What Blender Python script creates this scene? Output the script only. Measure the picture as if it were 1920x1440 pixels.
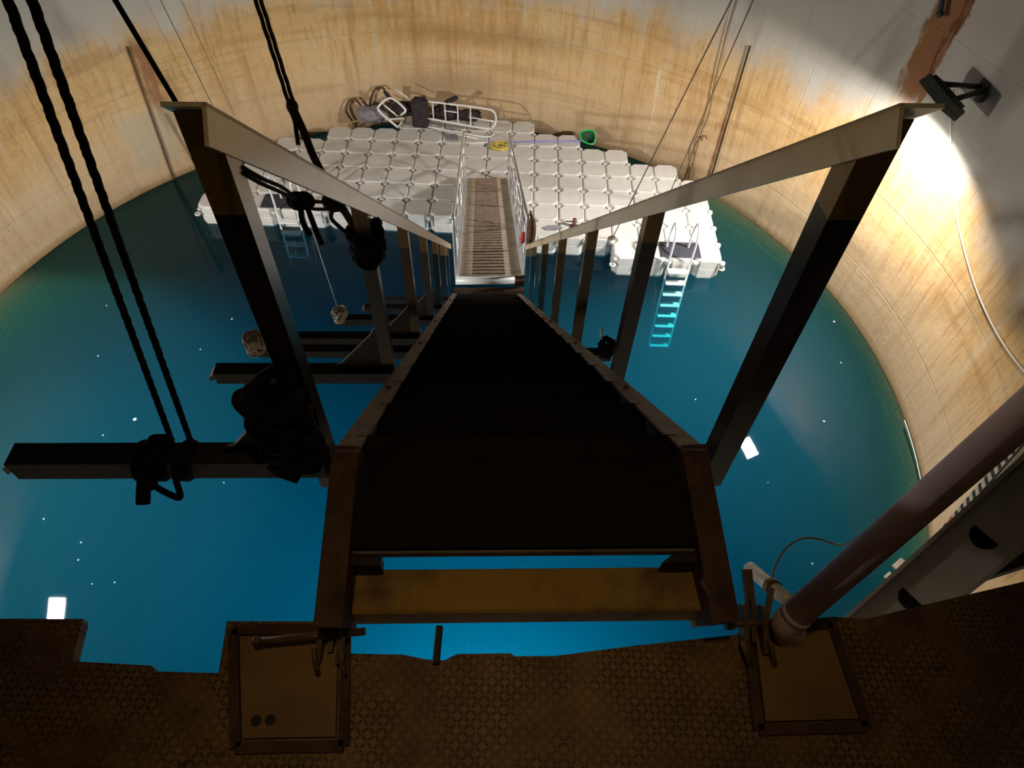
import bpy, bmesh, math, random
from mathutils import Vector, Matrix, Euler
R_ = math.radians
PI = math.pi
V = Vector
random.seed(7)
for _o in list(bpy.data.objects):
    bpy.data.objects.remove(_o)
SC = bpy.context.scene
COL = SC.collection

# ------------------------------------------------------------------ camera
F_PX, PITCH, ROLL, CAM_H = 1265.5, R_(51.662), R_(-2.216), 8.62
cam_d = bpy.data.cameras.new('camera')
cam_d.sensor_width = 36.0
cam_d.lens = F_PX / 1920 * 36.0
cam_d.clip_start, cam_d.clip_end = 0.02, 100
cam = bpy.data.objects.new('camera', cam_d)
COL.objects.link(cam)
CF = V((0, math.cos(PITCH), -math.sin(PITCH)))
CU = V((0, math.sin(PITCH), math.cos(PITCH)))
CX = V((1, 0, 0))
cr, sr = math.cos(ROLL), math.sin(ROLL)
rx = CX * cr - CU * sr          # image right
uy = CX * sr + CU * cr          # image up
cam.matrix_world = Matrix(((rx.x, uy.x, -CF.x, 0), (rx.y, uy.y, -CF.y, 0), (rx.z, uy.z, -CF.z, CAM_H), (0, 0, 0, 1)))
SC.camera = cam
CAMP = V((0, 0, CAM_H))

# ------------------------------------------------------------------ world, lamps, exposure
w = bpy.data.worlds.new('world')
SC.world = w
w.use_nodes = True
w.node_tree.nodes['Background'].inputs[0].default_value = (0.75, 0.85, 1.0, 1)
w.node_tree.nodes['Background'].inputs[1].default_value = 0.0
SC.view_settings.view_transform = 'Standard'
SC.view_settings.look = 'None'
SC.view_settings.gamma = 1.0
SC.view_settings.use_curve_mapping = False
SC.view_settings.exposure = 0.0
SC.cycles.use_denoising = True
SC.cycles.max_bounces = 8
SC.cycles.diffuse_bounces = 5
SC.cycles.transparent_max_bounces = 24
SC.cycles.volume_bounces = 1
SC.cycles.sample_clamp_indirect = 6.0
LAMP_R = V((5.42, 8.53, 4.16))
LAMP_L = V((-8.35, 4.25, 4.10))
LAMP_W = 560.0
LAMP_COL = (1.0, 0.97, 0.92)
WARM_W = .58  # power of the added ceiling fill
WARM_COL = (1.0, .72, .36)
LAMP_TILT = R_(40)          # tilt of the flood heads away from the wall
LAMP_SPREAD = R_(180)
UNDER = V((.35, -.45, -2.6))
UNDER_W = 1150.0  # power of the added underwater fill
LAMP_AIM = R_(7)           # right head also turned along the wall

# the silo: a vertical concrete cylinder half full of water (water surface z = 0)
SCX, SCY, SR = -1.525, 6.677, 7.806
FLOOR_Z = 7.05

# ------------------------------------------------------------------ point helpers (rays of the survey camera onto known surfaces)
def ray(px, py):
    x, y = px - 960.0, py - 720.0
    x, y = cr * x - sr * y, sr * x + cr * y
    return CX * x + CF * F_PX - CU * y
def on_z(px, py, z):
    d = ray(px, py); return CAMP + d * ((z - CAM_H) / d.z)
def on_y(px, py, y):
    d = ray(px, py); return CAMP + d * (y / d.y)
def at_depth(px, py, a):
    return CAMP + ray(px, py) * (a / F_PX)
def on_wall(px, py, inset=0.0):
    d = ray(px, py); ox, oy = -SCX, -SCY
    r = SR - inset
    a = d.x * d.x + d.y * d.y; b = 2 * (ox * d.x + oy * d.y); c = ox * ox + oy * oy - r * r
    t = (-b + math.sqrt(b * b - 4 * a * c)) / (2 * a)
    return CAMP + d * t
def cyl(th, z, inset=0.0):
    r = SR - inset
    return V((SCX + r * math.cos(th), SCY + r * math.sin(th), z))

# ------------------------------------------------------------------ mesh builder
class MB:
    def __init__(s):
        s.bm = bmesh.new()
    def face(s, vs, mi=0, smooth=False):
        try:
            f = s.bm.faces.new(vs)
        except ValueError:
            return None
        f.material_index = mi; f.smooth = smooth
        return f
    def prism(s, base, ext, mi=0):
        b = [s.bm.verts.new(V(p)) for p in base]
        t = [s.bm.verts.new(V(p) + V(ext)) for p in base]
        n = len(b)
        s.face(b[::-1], mi); s.face(t, mi)
        for i in range(n):
            s.face([b[i], b[(i + 1) % n], t[(i + 1) % n], t[i]], mi)
        return s
    def box(s, c, sz, ax=None, mi=0, bev=0.0):
        c = V(c); ax = ax or (V((1, 0, 0)), V((0, 1, 0)), V((0, 0, 1)))
        hx, hy, hz = sz[0] / 2, sz[1] / 2, sz[2] / 2
        b = min(bev, hx * .9, hy * .9, hz * .9)
        if b <= 0:
            base = [c + ax[0] * x + ax[1] * y - ax[2] * hz for x, y in ((-hx, -hy), (hx, -hy), (hx, hy), (-hx, hy))]
            return s.prism(base, ax[2] * (2 * hz), mi)
        rings = []
        for z, i in ((-hz, b), (-hz + b, 0), (hz - b, 0), (hz, b)):
            x, y = hx - i, hy - i
            k = b * .6
            pts = ((-x + k, -y), (x - k, -y), (x, -y + k), (x, y - k), (x - k, y), (-x + k, y), (-x, y - k), (-x, -y + k))
            rings.append([s.bm.verts.new(c + ax[0] * p + ax[1] * q + ax[2] * z) for p, q in pts])
        s.face(rings[0][::-1], mi); s.face(rings[-1], mi)
        for r0, r1 in zip(rings, rings[1:]):
            for i in range(8):
                s.face([r0[i], r0[(i + 1) % 8], r1[(i + 1) % 8], r1[i]], mi)
        return s
    def bar(s, p0, p1, wd, ht, up=(0, 0, 1), mi=0, bev=0.0):
        p0, p1 = V(p0), V(p1); d = p1 - p0; L = d.length; d = d / L
        side = d.cross(V(up))
        side = side.normalized() if side.length > 1e-6 else d.orthogonal().normalized()
        u = side.cross(d).normalized()
        return s.box((p0 + p1) / 2, (wd, L, ht), (side, d, u), mi, bev)
    def tube(s, pts, r, n=8, closed=False, mi=0, smooth=True, caps=True, lobes=0, lob=0.0, pitch=0.1):
        pts = [V(p) for p in pts]
        m = len(pts); rings = []
        tang = []
        for i in range(m):
            if closed:
                t = pts[(i + 1) % m] - pts[i - 1]
            else:
                t = pts[min(i + 1, m - 1)] - pts[max(i - 1, 0)]
            tang.append(t.normalized() if t.length > 1e-9 else V((0, 0, 1)))
        nrm = tang[0].orthogonal().normalized()
        dist = 0.0
        for i in range(m):
            t = tang[i]
            nrm = (nrm - t * nrm.dot(t))
            nrm = nrm.normalized() if nrm.length > 1e-9 else t.orthogonal().normalized()
            bn = t.cross(nrm)
            if i: dist += (pts[i] - pts[i - 1]).length
            rr = r[i] if isinstance(r, (list, tuple)) else r
            ring = []
            for k in range(n):
                a = 2 * PI * k / n
                q = rr
                if lobes: q = rr * (1 + lob * math.cos(lobes * (a + 2 * PI * dist / pitch / lobes)))
                ring.append(s.bm.verts.new(pts[i] + nrm * (q * math.cos(a)) + bn * (q * math.sin(a))))
            rings.append(ring)
        for i in range(m if closed else m - 1):
            a, b = rings[i], rings[(i + 1) % m]
            for k in range(n):
                s.face([a[k], a[(k + 1) % n], b[(k + 1) % n], b[k]], mi, smooth)
        if caps and not closed:
            s.face(rings[0][::-1], mi); s.face(rings[-1], mi)
        return s
    def rope(s, p0, p1, r, pitch, per=10, sag=0.0, n=12, mi=0):
        """three strand laid rope between two points"""
        p0, p1 = V(p0), V(p1); L = (p1 - p0).length
        m = max(2, int(L / pitch * per / 3))
        m = min(m, 420)
        pts = [p0.lerp(p1, i / m) + V((0, 0, -sag * 4 * (i / m) * (1 - i / m))) for i in range(m + 1)]
        return s.tube(pts, r, n, lobes=3, lob=.16, pitch=pitch * 3, mi=mi)
    def cyl(s, p0, p1, r, n=16, r1=None, mi=0, smooth=True):
        return s.tube([p0, p1], [r, r if r1 is None else r1], n, mi=mi, smooth=smooth)
    def ball(s, c, r, n=10, sc=(1, 1, 1), mi=0, jit=0.0, smooth=True, e=1.0):
        c = V(c); rows = []
        pw = lambda x: math.copysign(abs(x) ** e, x)
        for i in range(1, n // 2 + 1):
            th = PI * i / (n // 2 + 1)
            row = []
            for k in range(n):
                a = 2 * PI * k / n
                q = r * (1 + random.uniform(-jit, jit))
                row.append(s.bm.verts.new(c + V((q * sc[0] * pw(math.sin(th)) * pw(math.cos(a)), q * sc[1] * pw(math.sin(th)) * pw(math.sin(a)), q * sc[2] * pw(math.cos(th))))))
            rows.append(row)
        top = s.bm.verts.new(c + V((0, 0, r * sc[2]))); bot = s.bm.verts.new(c - V((0, 0, r * sc[2])))
        for k in range(n):
            s.face([top, rows[0][k], rows[0][(k + 1) % n]], mi, smooth)
            s.face([bot, rows[-1][(k + 1) % n], rows[-1][k]], mi, smooth)
        for a, b in zip(rows, rows[1:]):
            for k in range(n):
                s.face([a[k], b[k], b[(k + 1) % n], a[(k + 1) % n]], mi, smooth)
        return s
    def build(s, name, mats, parent=None, centre=None):
        bm = s.bm
        bmesh.ops.recalc_face_normals(bm, faces=bm.faces)
        vs = [v.co for v in bm.verts]
        lo = V((min(v.x for v in vs), min(v.y for v in vs), min(v.z for v in vs)))
        hi = V((max(v.x for v in vs), max(v.y for v in vs), max(v.z for v in vs)))
        c = V(centre) if centre is not None else V(((lo.x + hi.x) / 2, (lo.y + hi.y) / 2, lo.z))
        bmesh.ops.translate(bm, verts=bm.verts, vec=-c)
        me = bpy.data.meshes.new(name); bm.to_mesh(me); bm.free()
        for m in (mats if isinstance(mats, (list, tuple)) else [mats]):
            me.materials.append(m)
        o = bpy.data.objects.new(name, me); COL.objects.link(o)
        put(o, c, parent)
        return o
WORLD = {}
def put(o, c, parent):
    WORLD[o.name] = V(c)
    if parent is not None:
        o.parent = parent
        o.location = V(c) - WORLD[parent.name]
    else:
        o.location = c
def tag(o, label=None, cat=None, group=None, kind=None):
    if label: o['label'] = label
    if cat: o['category'] = cat
    if group: o['group'] = group
    if kind: o['kind'] = kind
    return o
def thing(name, loc, label, cat, group=None):
    o = bpy.data.objects.new(name, None); COL.objects.link(o)
    o.empty_display_size = .1
    put(o, V(loc), None)
    return tag(o, label, cat, group)
def smooth_path(pts, k=6, closed=False):
    pts = [V(p) for p in pts]; out = []; n = len(pts)
    rng = range(n if closed else n - 1)
    for i in rng:
        if closed:
            a, b, c, d = pts[i - 1], pts[i], pts[(i + 1) % n], pts[(i + 2) % n]
        else:
            a, b, c, d = pts[max(i - 1, 0)], pts[i], pts[i + 1], pts[min(i + 2, n - 1)]
        for j in range(k):
            t = j / k
            out.append(.5 * ((2 * b) + (c - a) * t + (2 * a - 5 * b + 4 * c - d) * t * t + (3 * b - a - 3 * c + d) * t ** 3))
    if not closed: out.append(pts[-1])
    return out

# ------------------------------------------------------------------ materials
def nodes(name):
    m = bpy.data.materials.new(name); m.use_nodes = True
    nt = m.node_tree
    return m, nt, nt.nodes['Principled BSDF']
def N(nt, typ, **kw):
    n = nt.nodes.new(typ)
    for k, v in kw.items(): setattr(n, k, v)
    return n
def ramp(nt, src, stops, interp='LINEAR'):
    r = N(nt, 'ShaderNodeValToRGB'); r.color_ramp.interpolation = interp
    e = r.color_ramp.elements
    while len(e) < len(stops): e.new(.5)
    for q, (p, c) in zip(e, stops):
        q.position = p; q.color = (*c, 1) if len(c) == 3 else c
    nt.links.new(src, r.inputs[0])
    return r.outputs[0]
def mix(nt, fac, a, b, mode='MIX'):
    n = N(nt, 'ShaderNodeMix', data_type='RGBA', blend_type=mode)
    for sock, v in ((n.inputs[0], fac), (n.inputs[6], a), (n.inputs[7], b)):
        if isinstance(v, (int, float)): sock.default_value = v
        elif isinstance(v, tuple): sock.default_value = (*v, 1) if len(v) == 3 else v
        else: nt.links.new(v, sock)
    return n.outputs[2]
def math_(nt, op, a, b=None, c=None):
    n = N(nt, 'ShaderNodeMath', operation=op)
    for s_, v in zip(n.inputs, (a, b, c)):
        if v is None: continue
        if isinstance(v, (int, float)): s_.default_value = v
        else: nt.links.new(v, s_)
    return n.outputs[0]
def mapr(nt, v, a, b, c=0.0, d=1.0, smooth=False):
    n = N(nt, 'ShaderNodeMapRange')
    if smooth: n.interpolation_type = 'SMOOTHSTEP'
    nt.links.new(v, n.inputs[0])
    for i, x in enumerate((a, b, c, d)): n.inputs[1 + i].default_value = x
    return n.outputs[0]
def noise(nt, vec, scale, detail=3, rough=.55, dist=0.0):
    n = N(nt, 'ShaderNodeTexNoise')
    n.inputs['Scale'].default_value = scale; n.inputs['Detail'].default_value = detail
    n.inputs['Roughness'].default_value = rough; n.inputs['Distortion'].default_value = dist
    nt.links.new(vec, n.inputs['Vector'])
    return n.outputs['Fac']
def simple(name, col, rough=.6, metal=0.0, col2=None, scale=8.0, lo=.4, hi=.65, bump=0.0, bscale=40.0, spec=.5):
    m, nt, b = nodes(name)
    tc = N(nt, 'ShaderNodeTexCoord').outputs['Object']
    if col2:
        f = noise(nt, tc, scale, 5, .65)
        c = ramp(nt, f, [(lo, col), (hi, col2)])
        nt.links.new(c, b.inputs['Base Color'])
    else:
        b.inputs['Base Color'].default_value = (*col, 1)
    b.inputs['Roughness'].default_value = rough
    b.inputs['Metallic'].default_value = metal
    b.inputs['Specular IOR Level'].default_value = spec
    if bump:
        bn = N(nt, 'ShaderNodeBump'); bn.inputs['Strength'].default_value = bump; bn.inputs['Distance'].default_value = .01
        nt.links.new(noise(nt, tc, bscale, 4), bn.inputs['Height'])
        nt.links.new(bn.outputs[0], b.inputs['Normal'])
    return m

M = {}
M['dark_steel'] = simple('dark_steel', (.016, .009, .008), .6, 0, (.030, .017, .012), 6, bump=.15)
M['post_steel'] = simple('post_steel', (.016, .009, .008), .24, 0, (.024, .014, .011), 6)
M['tread_steel'] = simple('tread_steel', (.013, .008, .007), .8, 0, (.020, .011, .008), 9, bump=.2, spec=.2)
M['flange_steel'] = simple('flange_steel', (.20, .145, .105), .65, 0, (.12, .07, .04), 12, .45, .7, bump=.2)
M['yellow_paint'] = simple('yellow_paint', (.30, .19, .05), .26, 0, (.18, .10, .025), 5, .5, .8, bump=.08)
M['cream_paint'] = simple('cream_paint', (.88, .76, .54), .2, 0, (.74, .59, .33), 4, .5, .8, bump=.02)
M['rust_yellow'] = simple('rust_yellow', (.42, .24, .045), .7, 0, (.17, .075, .02), 7, .48, .72, bump=.2)
M['rusty_steel'] = simple('rusty_steel', (.12, .055, .022), .75, 0, (.055, .024, .012), 9, .4, .65, bump=.3)
M['bolt_steel'] = simple('bolt_steel', (.22, .13, .06), .5, .3, (.10, .05, .02), 20, .4, .65)
M['aluminium'] = simple('aluminium', (.72, .73, .74), .42, .55, (.60, .61, .63), 10)
M['white_tube'] = simple('white_tube', (.80, .80, .78), .35, .1, (.68, .67, .64), 6, .5, .8)
M['black_rope'] = simple('black_rope', (.009, .007, .007), .9, 0, (.022, .016, .013), 60, spec=.2)
M['brown_strap'] = simple('brown_strap', (.055, .030, .016), .85, 0, (.09, .05, .025), 30)
M['pale_rope'] = simple('pale_rope', (.52, .46, .36), .85, 0, (.36, .30, .22), 40)
M['thin_cord'] = simple('thin_cord', (.10, .065, .04), .85, 0, (.16, .11, .06), 30)
M['pale_cord'] = simple('pale_cord', (.34, .42, .40), .8)
M['white_cord'] = simple('white_cord', (.78, .76, .72), .5)
M['brown_hose'] = simple('brown_hose', (.085, .045, .022), .7, 0, (.13, .075, .035), 14)
M['black_rubber'] = simple('black_rubber', (.022, .022, .034), .65, 0, (.035, .034, .05), 20, bump=.2)
M['black_cloth'] = simple('black_cloth', (.022, .015, .017), .95, 0, (.04, .027, .028), 12, bump=.4, bscale=25)
M['grey_cloth'] = simple('grey_cloth', (.25, .235, .25), .9, 0, (.17, .15, .17), 9, bump=.4, bscale=25)
M['brown_cloth'] = simple('brown_cloth', (.16, .085, .045), .9, 0, (.10, .05, .03), 15, bump=.3)
M['red_cloth'] = simple('red_cloth', (.62, .05, .04), .8)
M['green_plastic'] = simple('green_plastic', (.03, .50, .12), .45)
M['green_mesh'] = simple('green_mesh', (.012, .07, .03), .8)
M['blue_pole'] = simple('blue_pole', (.22, .22, .62), .4)
M['yellow_rope'] = simple('yellow_rope', (.62, .46, .06), .8)
M['lamp_body'] = simple('lamp_body', (.018, .022, .017), .55, .2, (.035, .038, .03), 14)
M['pipe_grey'] = simple('pipe_grey', (.76, .58, .56), .6, 0, (.66, .48, .46), 3, .4, .7, bump=.05)
M['galv'] = simple('galv', (.34, .32, .28), .38, .3, (.25, .225, .19), 5, .4, .7, bump=.08)
M['slot_dark'] = simple('slot_dark', (.008, .007, .006), .9)
M['tray_pale'] = simple('tray_pale', (.42, .35, .25), .6, 0, (.30, .24, .20), 8)
M['roller'] = simple('roller', (.82, .86, .86), .3)
M['clear_hose'] = simple('clear_hose', (.30, .26, .24), .2)
M['foam'] = simple('foam', (.55, .62, .6), .7)
M['cleat_red'] = simple('cleat_red', (.13, .035, .04), .5)
M['ceiling_dark'] = simple('ceiling_dark', (.10, .095, .09), .9, 0, (.07, .065, .06), 1.5)

# dock plastic: grey-beige, scuffed
m, nt, b = nodes('dock_plastic'); M['dock'] = m
tc = N(nt, 'ShaderNodeTexCoord').outputs['Object']
f = noise(nt, tc, 5, 6, .7)
oi = N(nt, 'ShaderNodeObjectInfo').outputs['Random']
c = ramp(nt, f, [(.35, (.55, .525, .485)), (.62, (.63, .61, .575))])
c = mix(nt, .10, c, ramp(nt, oi, [(0, (.32, .30, .27)), (1, (.60, .59, .57))]))
nt.links.new(c, b.inputs['Base Color']); b.inputs['Roughness'].default_value = .55

# gangway decking: pale boards, a worn brown tread band down the middle
m, nt, b = nodes('deck_boards'); M['deck'] = m
tc = N(nt, 'ShaderNodeTexCoord').outputs['Object']
sep = N(nt, 'ShaderNodeSeparateXYZ'); nt.links.new(tc, sep.inputs[0])
f = noise(nt, tc, 14, 5, .7)
c = ramp(nt, f, [(.35, (.46, .36, .25)), (.65, (.62, .53, .40))])
nt.links.new(c, b.inputs['Base Color']); b.inputs['Roughness'].default_value = .7
m, nt, b = nodes('deck_grip'); M['deck_grip'] = m
tc = N(nt, 'ShaderNodeTexCoord').outputs['Object']
f = noise(nt, tc, 16, 5, .7)
c = ramp(nt, f, [(.35, (.22, .145, .10)), (.65, (.42, .31, .22))])
nt.links.new(c, b.inputs['Base Color']); b.inputs['Roughness'].default_value = .85

# platform: rusty chequer plate
m, nt, b = nodes('chequer_plate'); M['chequer'] = m
tc = N(nt, 'ShaderNodeTexCoord').outputs['Object']
def lozenges(nt, vec, ang, sx, sy, off):
    mp = N(nt, 'ShaderNodeMapping'); nt.links.new(vec, mp.inputs[0])
    mp.inputs['Rotation'].default_value = (0, 0, ang)
    mp.inputs['Scale'].default_value = (sx, sy, 1)
    mp.inputs['Location'].default_value = (off[0], off[1], 0)
    v = N(nt, 'ShaderNodeVectorMath', operation='FRACTION'); nt.links.new(mp.outputs[0], v.inputs[0])
    s2 = N(nt, 'ShaderNodeSeparateXYZ'); nt.links.new(v.outputs[0], s2.inputs[0])
    dx = math_(nt, 'MULTIPLY', math_(nt, 'SUBTRACT', s2.outputs[0], .5), 2.7)
    dy = math_(nt, 'MULTIPLY', math_(nt, 'SUBTRACT', s2.outputs[1], .5), 6.4)
    d = math_(nt, 'ADD', math_(nt, 'MULTIPLY', dx, dx), math_(nt, 'MULTIPLY', dy, dy))
    return mapr(nt, d, .75, 1.05, 1, 0)
l1 = lozenges(nt, tc, R_(45), 50, 50, (0, 0)); l2 = lozenges(nt, tc, R_(-45), 50, 50, (.5, .5))
loz = math_(nt, 'MAXIMUM', l1, l2)
f = noise(nt, tc, 5, 6, .7); f2 = noise(nt, tc, 22, 5, .7)
c = ramp(nt, f, [(.35, (.15, .07, .024)), (.62, (.30, .165, .048))])
c = mix(nt, mapr(nt, f2, .62, .72), c, (.05, .022, .014))
c = mix(nt, math_(nt, 'MULTIPLY', loz, mapr(nt, noise(nt, tc, 9, 3), .40, .56, .15, .85)), c, (.055, .024, .012))
nt.links.new(c, b.inputs['Base Color']); b.inputs['Roughness'].default_value = .6
bn = N(nt, 'ShaderNodeBump'); bn.inputs['Strength'].default_value = .8; bn.inputs['Distance'].default_value = .004
nt.links.new(loz, bn.inputs['Height']); nt.links.new(bn.outputs[0], b.inputs['Normal'])

# silo concrete
m, nt, b = nodes('silo_concrete'); M['concrete'] = m
tc = N(nt, 'ShaderNodeTexCoord').outputs['Object']
sep = N(nt, 'ShaderNodeSeparateXYZ'); nt.links.new(tc, sep.inputs[0])
th = math_(nt, 'ARCTAN2', sep.outputs[1], sep.outputs[0])
z = sep.outputs[2]
arc = math_(nt, 'MULTIPLY', th, SR)
def uvw(nt, sx, sz, k=0.0):
    cmb = N(nt, 'ShaderNodeCombineXYZ')
    nt.links.new(math_(nt, 'MULTIPLY', arc, sx), cmb.inputs[0]); nt.links.new(math_(nt, 'MULTIPLY', z, sz), cmb.inputs[1])
    cmb.inputs[2].default_value = k
    return cmb.outputs[0]
big = noise(nt, uvw(nt, .35, .5), 1.0, 4, .6)
streak = noise(nt, uvw(nt, 5.0, .35, 3), 1.0, 4, .65)
fine = noise(nt, uvw(nt, 22.0, 1.6, 5), 1.0, 3, .6)
band = noise(nt, uvw(nt, .25, 3.2, 9), 1.0, 4, .6)
grain = noise(nt, uvw(nt, 9, 9, 1), 1.0, 5, .7)
c = ramp(nt, big, [(.3, (.52, .31, .125)), (.5, (.62, .40, .185)), (.7, (.66, .46, .25))])
c = mix(nt, mapr(nt, streak, .52, .72, 0, .75), c, (.36, .20, .075))
c = mix(nt, mapr(nt, streak, .47, .32, 0, .75), c, (.62, .49, .31))
c = mix(nt, mapr(nt, band, .54, .70, 0, .60), c, (.37, .21, .08))
c = mix(nt, mapr(nt, band, .44, .32, 0, .45), c, (.60, .47, .30))
c = mix(nt, mapr(nt, fine, .57, .72, 0, .55), c, (.27, .15, .06))
c = mix(nt, .22, c, ramp(nt, grain, [(.3, (.25, .2, .15)), (.7, (.75, .68, .55))]), 'OVERLAY')
# form panel joints
def joint(nt, v, period, wdt):
    fr = math_(nt, 'FRACT', math_(nt, 'DIVIDE', v, period))
    d = math_(nt, 'ABSOLUTE', math_(nt, 'SUBTRACT', fr, .5))
    return mapr(nt, d, .5 - wdt, .5, 0, 1)
jn = math_(nt, 'MAXIMUM', joint(nt, arc, 1.22, .012), joint(nt, math_(nt, 'ADD', z, .35), 1.22, .012))
c = mix(nt, math_(nt, 'MULTIPLY', jn, .35), c, (.32, .19, .08))
# tan gives way to grey above a ragged height
zn = math_(nt, 'ADD', z, math_(nt, 'MULTIPLY', math_(nt, 'SUBTRACT', noise(nt, uvw(nt, 1.4, .5, 2), 1.0, 4, .6), .5), 1.6))
gmask = mapr(nt, zn, 2.55, 3.35, 0, 1, True)
grey = ramp(nt, big, [(.3, (.46, .42, .36)), (.7, (.60, .56, .50))])
grey = mix(nt, mapr(nt, noise(nt, uvw(nt, .9, .25, 7), 1.0, 3, .6), .54, .66, 0, .7), grey, (.33, .29, .25))
c = mix(nt, mapr(nt, z, 2.0, .7, 0, .42, True), c, (.58, .465, .335))
c = mix(nt, gmask, c, grey)
# mineral and rust marks
def blot(nt, c, t0, t1, z0, z1, soft, colr, amt, k):
    e = math_(nt, 'MULTIPLY', math_(nt, 'SUBTRACT', noise(nt, uvw(nt, 5, 1.2, k), 1.0, 4, .7), .5), .09)
    tt = math_(nt, 'ADD', th, e)
    mk = math_(nt, 'MULTIPLY', mapr(nt, tt, t0 - soft, t0 + soft), mapr(nt, tt, t1 - soft, t1 + soft, 1, 0))
    ze = math_(nt, 'ADD', z, math_(nt, 'MULTIPLY', e, 6))
    mk = math_(nt, 'MULTIPLY', mk, mapr(nt, ze, z0 - .15, z0 + .15)); mk = math_(nt, 'MULTIPLY', mk, mapr(nt, ze, z1 - .15, z1 + .15, 1, 0))
    return mix(nt, math_(nt, 'MULTIPLY', mk, amt), c, colr)
# rusted embedded plate strip by the flood light, dark lips on both edges
c = blot(nt, c, .372, .424, 3.55, 12, .004, (.30, .115, .035), .9, 0)
c = blot(nt, c, .366, .380, 3.9, 12, .004, (.16, .055, .015), .9, 11)
c = blot(nt, c, .414, .426, 3.45, 12, .004, (.30, .15, .03), .8, 12)
# left rust run and flaked patch beside it
c = blot(nt, c, 2.335, 2.372, .95, 2.75, .012, (.27, .12, .055), .85, 21)
c = blot(nt, c, 2.30, 2.325, 1.2, 2.1, .012, (.36, .22, .09), .7, 22)
c = blot(nt, c, 2.34, 2.47, .4, 1.5, .02, (.47, .42, .31), .6, 23)
# rust haze beside the hanging cable on the right
c = blot(nt, c, .793, .803, .25, 1.9, .004, (.42, .16, .08), .7, 31)
c = blot(nt, c, .83, .88, .0, .55, .02, (.46, .24, .12), .6, 32)
# white drip
c = blot(nt, c, .996, 1.003, .1, 2.1, .002, (.72, .60, .42), .8, 33)
# dark scuff band high on the far side
c = blot(nt, c, 1.25, 1.75, 1.85, 2.25, .1, (.30, .165, .055), .55, 34)
c = blot(nt, c, 1.45, 1.72, .75, 1.25, .05, (.33, .22, .11), .5, 35)
# tide mark at the waterline
c = mix(nt, mapr(nt, z, .02, .16, .75, 0), c, (.27, .15, .05))
c = mix(nt, mapr(nt, z, -.05, .0, 1, 0), c, (.46, .36, .15))
nt.links.new(c, b.inputs['Base Color'])
b.inputs['Roughness'].default_value = .88; b.inputs['Specular IOR Level'].default_value = .2
bn = N(nt, 'ShaderNodeBump'); bn.inputs['Strength'].default_value = .35; bn.inputs['Distance'].default_value = .02
nt.links.new(math_(nt, 'ADD', grain, math_(nt, 'MULTIPLY', jn, -.6)), bn.inputs['Height']); nt.links.new(bn.outputs[0], b.inputs['Normal'])

# water: mirror-flat surface over a faintly milky blue-green body
m = bpy.data.materials.new('silo_water'); m.use_nodes = True; M['water'] = m
nt = m.node_tree; nt.nodes.clear()
out = N(nt, 'ShaderNodeOutputMaterial')
fr = N(nt, 'ShaderNodeFresnel'); fr.inputs[0].default_value = 1.33
gl = N(nt, 'ShaderNodeBsdfGlossy'); gl.inputs['Roughness'].default_value = .015
tr = N(nt, 'ShaderNodeBsdfTransparent')
mx = N(nt, 'ShaderNodeMixShader')
nt.links.new(fr.outputs[0], mx.inputs[0]); nt.links.new(tr.outputs[0], mx.inputs[1]); nt.links.new(gl.outputs[0], mx.inputs[2])
nt.links.new(mx.outputs[0], out.inputs['Surface'])
vs_ = N(nt, 'ShaderNodeVolumeScatter'); va = N(nt, 'ShaderNodeVolumeAbsorption'); ad = N(nt, 'ShaderNodeAddShader')
vs_.inputs['Color'].default_value = (.25, .74, 1.0, 1); vs_.inputs['Density'].default_value = .09
va.inputs['Color'].default_value = (.0, .86, .91, 1); va.inputs['Density'].default_value = 1.2
nt.links.new(vs_.outputs[0], ad.inputs[0]); nt.links.new(va.outputs[0], ad.inputs[1])
nt.links.new(ad.outputs[0], out.inputs['Volume'])

# flood light glass
m = bpy.data.materials.new('lamp_glass'); m.use_nodes = True; M['lamp_glass'] = m
nt = m.node_tree; nt.nodes.clear()
out = N(nt, 'ShaderNodeOutputMaterial'); em = N(nt, 'ShaderNodeEmission')
em.inputs[0].default_value = (*LAMP_COL, 1); em.inputs[1].default_value = 60
nt.links.new(em.outputs[0], out.inputs['Surface'])

m = bpy.data.materials.new('warm_fill_glass'); m.use_nodes = True; M['warm_fill_glass'] = m  # glowing glass of the added ceiling fill
nt = m.node_tree; nt.nodes.clear()
out = N(nt, 'ShaderNodeOutputMaterial'); em = N(nt, 'ShaderNodeEmission')
em.inputs[0].default_value = (*WARM_COL, 1); em.inputs[1].default_value = 4
nt.links.new(em.outputs[0], out.inputs['Surface'])

# ------------------------------------------------------------------ setting
ZB, ZT = -9.0, 11.0
mb = MB(); n = 160
rings = []
for (r, zz) in ((SR, ZB), (SR, ZT), (SR + .4, ZT), (SR + .4, ZB)):
    rings.append([mb.bm.verts.new((SCX + r * math.cos(2 * PI * i / n), SCY + r * math.sin(2 * PI * i / n), zz)) for i in range(n)])
for k in range(4):
    a, b2 = rings[k], rings[(k + 1) % 4]
    for i in range(n):
        mb.face([a[i], a[(i + 1) % n], b2[(i + 1) % n], b2[i]], 0, k in (0, 2))
tag(mb.build('wall_round', M['concrete'], centre=(SCX, SCY, 0)), 'round stained concrete silo wall', None, kind='structure')
def disc(name, mat, z0, z1, r):
    mb = MB()
    mb.prism([(SCX + r * math.cos(2 * PI * i / 96), SCY + r * math.sin(2 * PI * i / 96), z0) for i in range(96)], (0, 0, z1 - z0))
    return mb.build(name, mat)
tag(disc('floor_bottom', M['concrete'], ZB - .4, ZB + .05, SR + .3), kind='structure')
tag(disc('ceiling', M['ceiling_dark'], ZT - .05, ZT + .3, SR + .3), kind='structure')
wt = disc('pool_water', M['water'], ZB + .02, 0.0, SR + .03)
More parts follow.
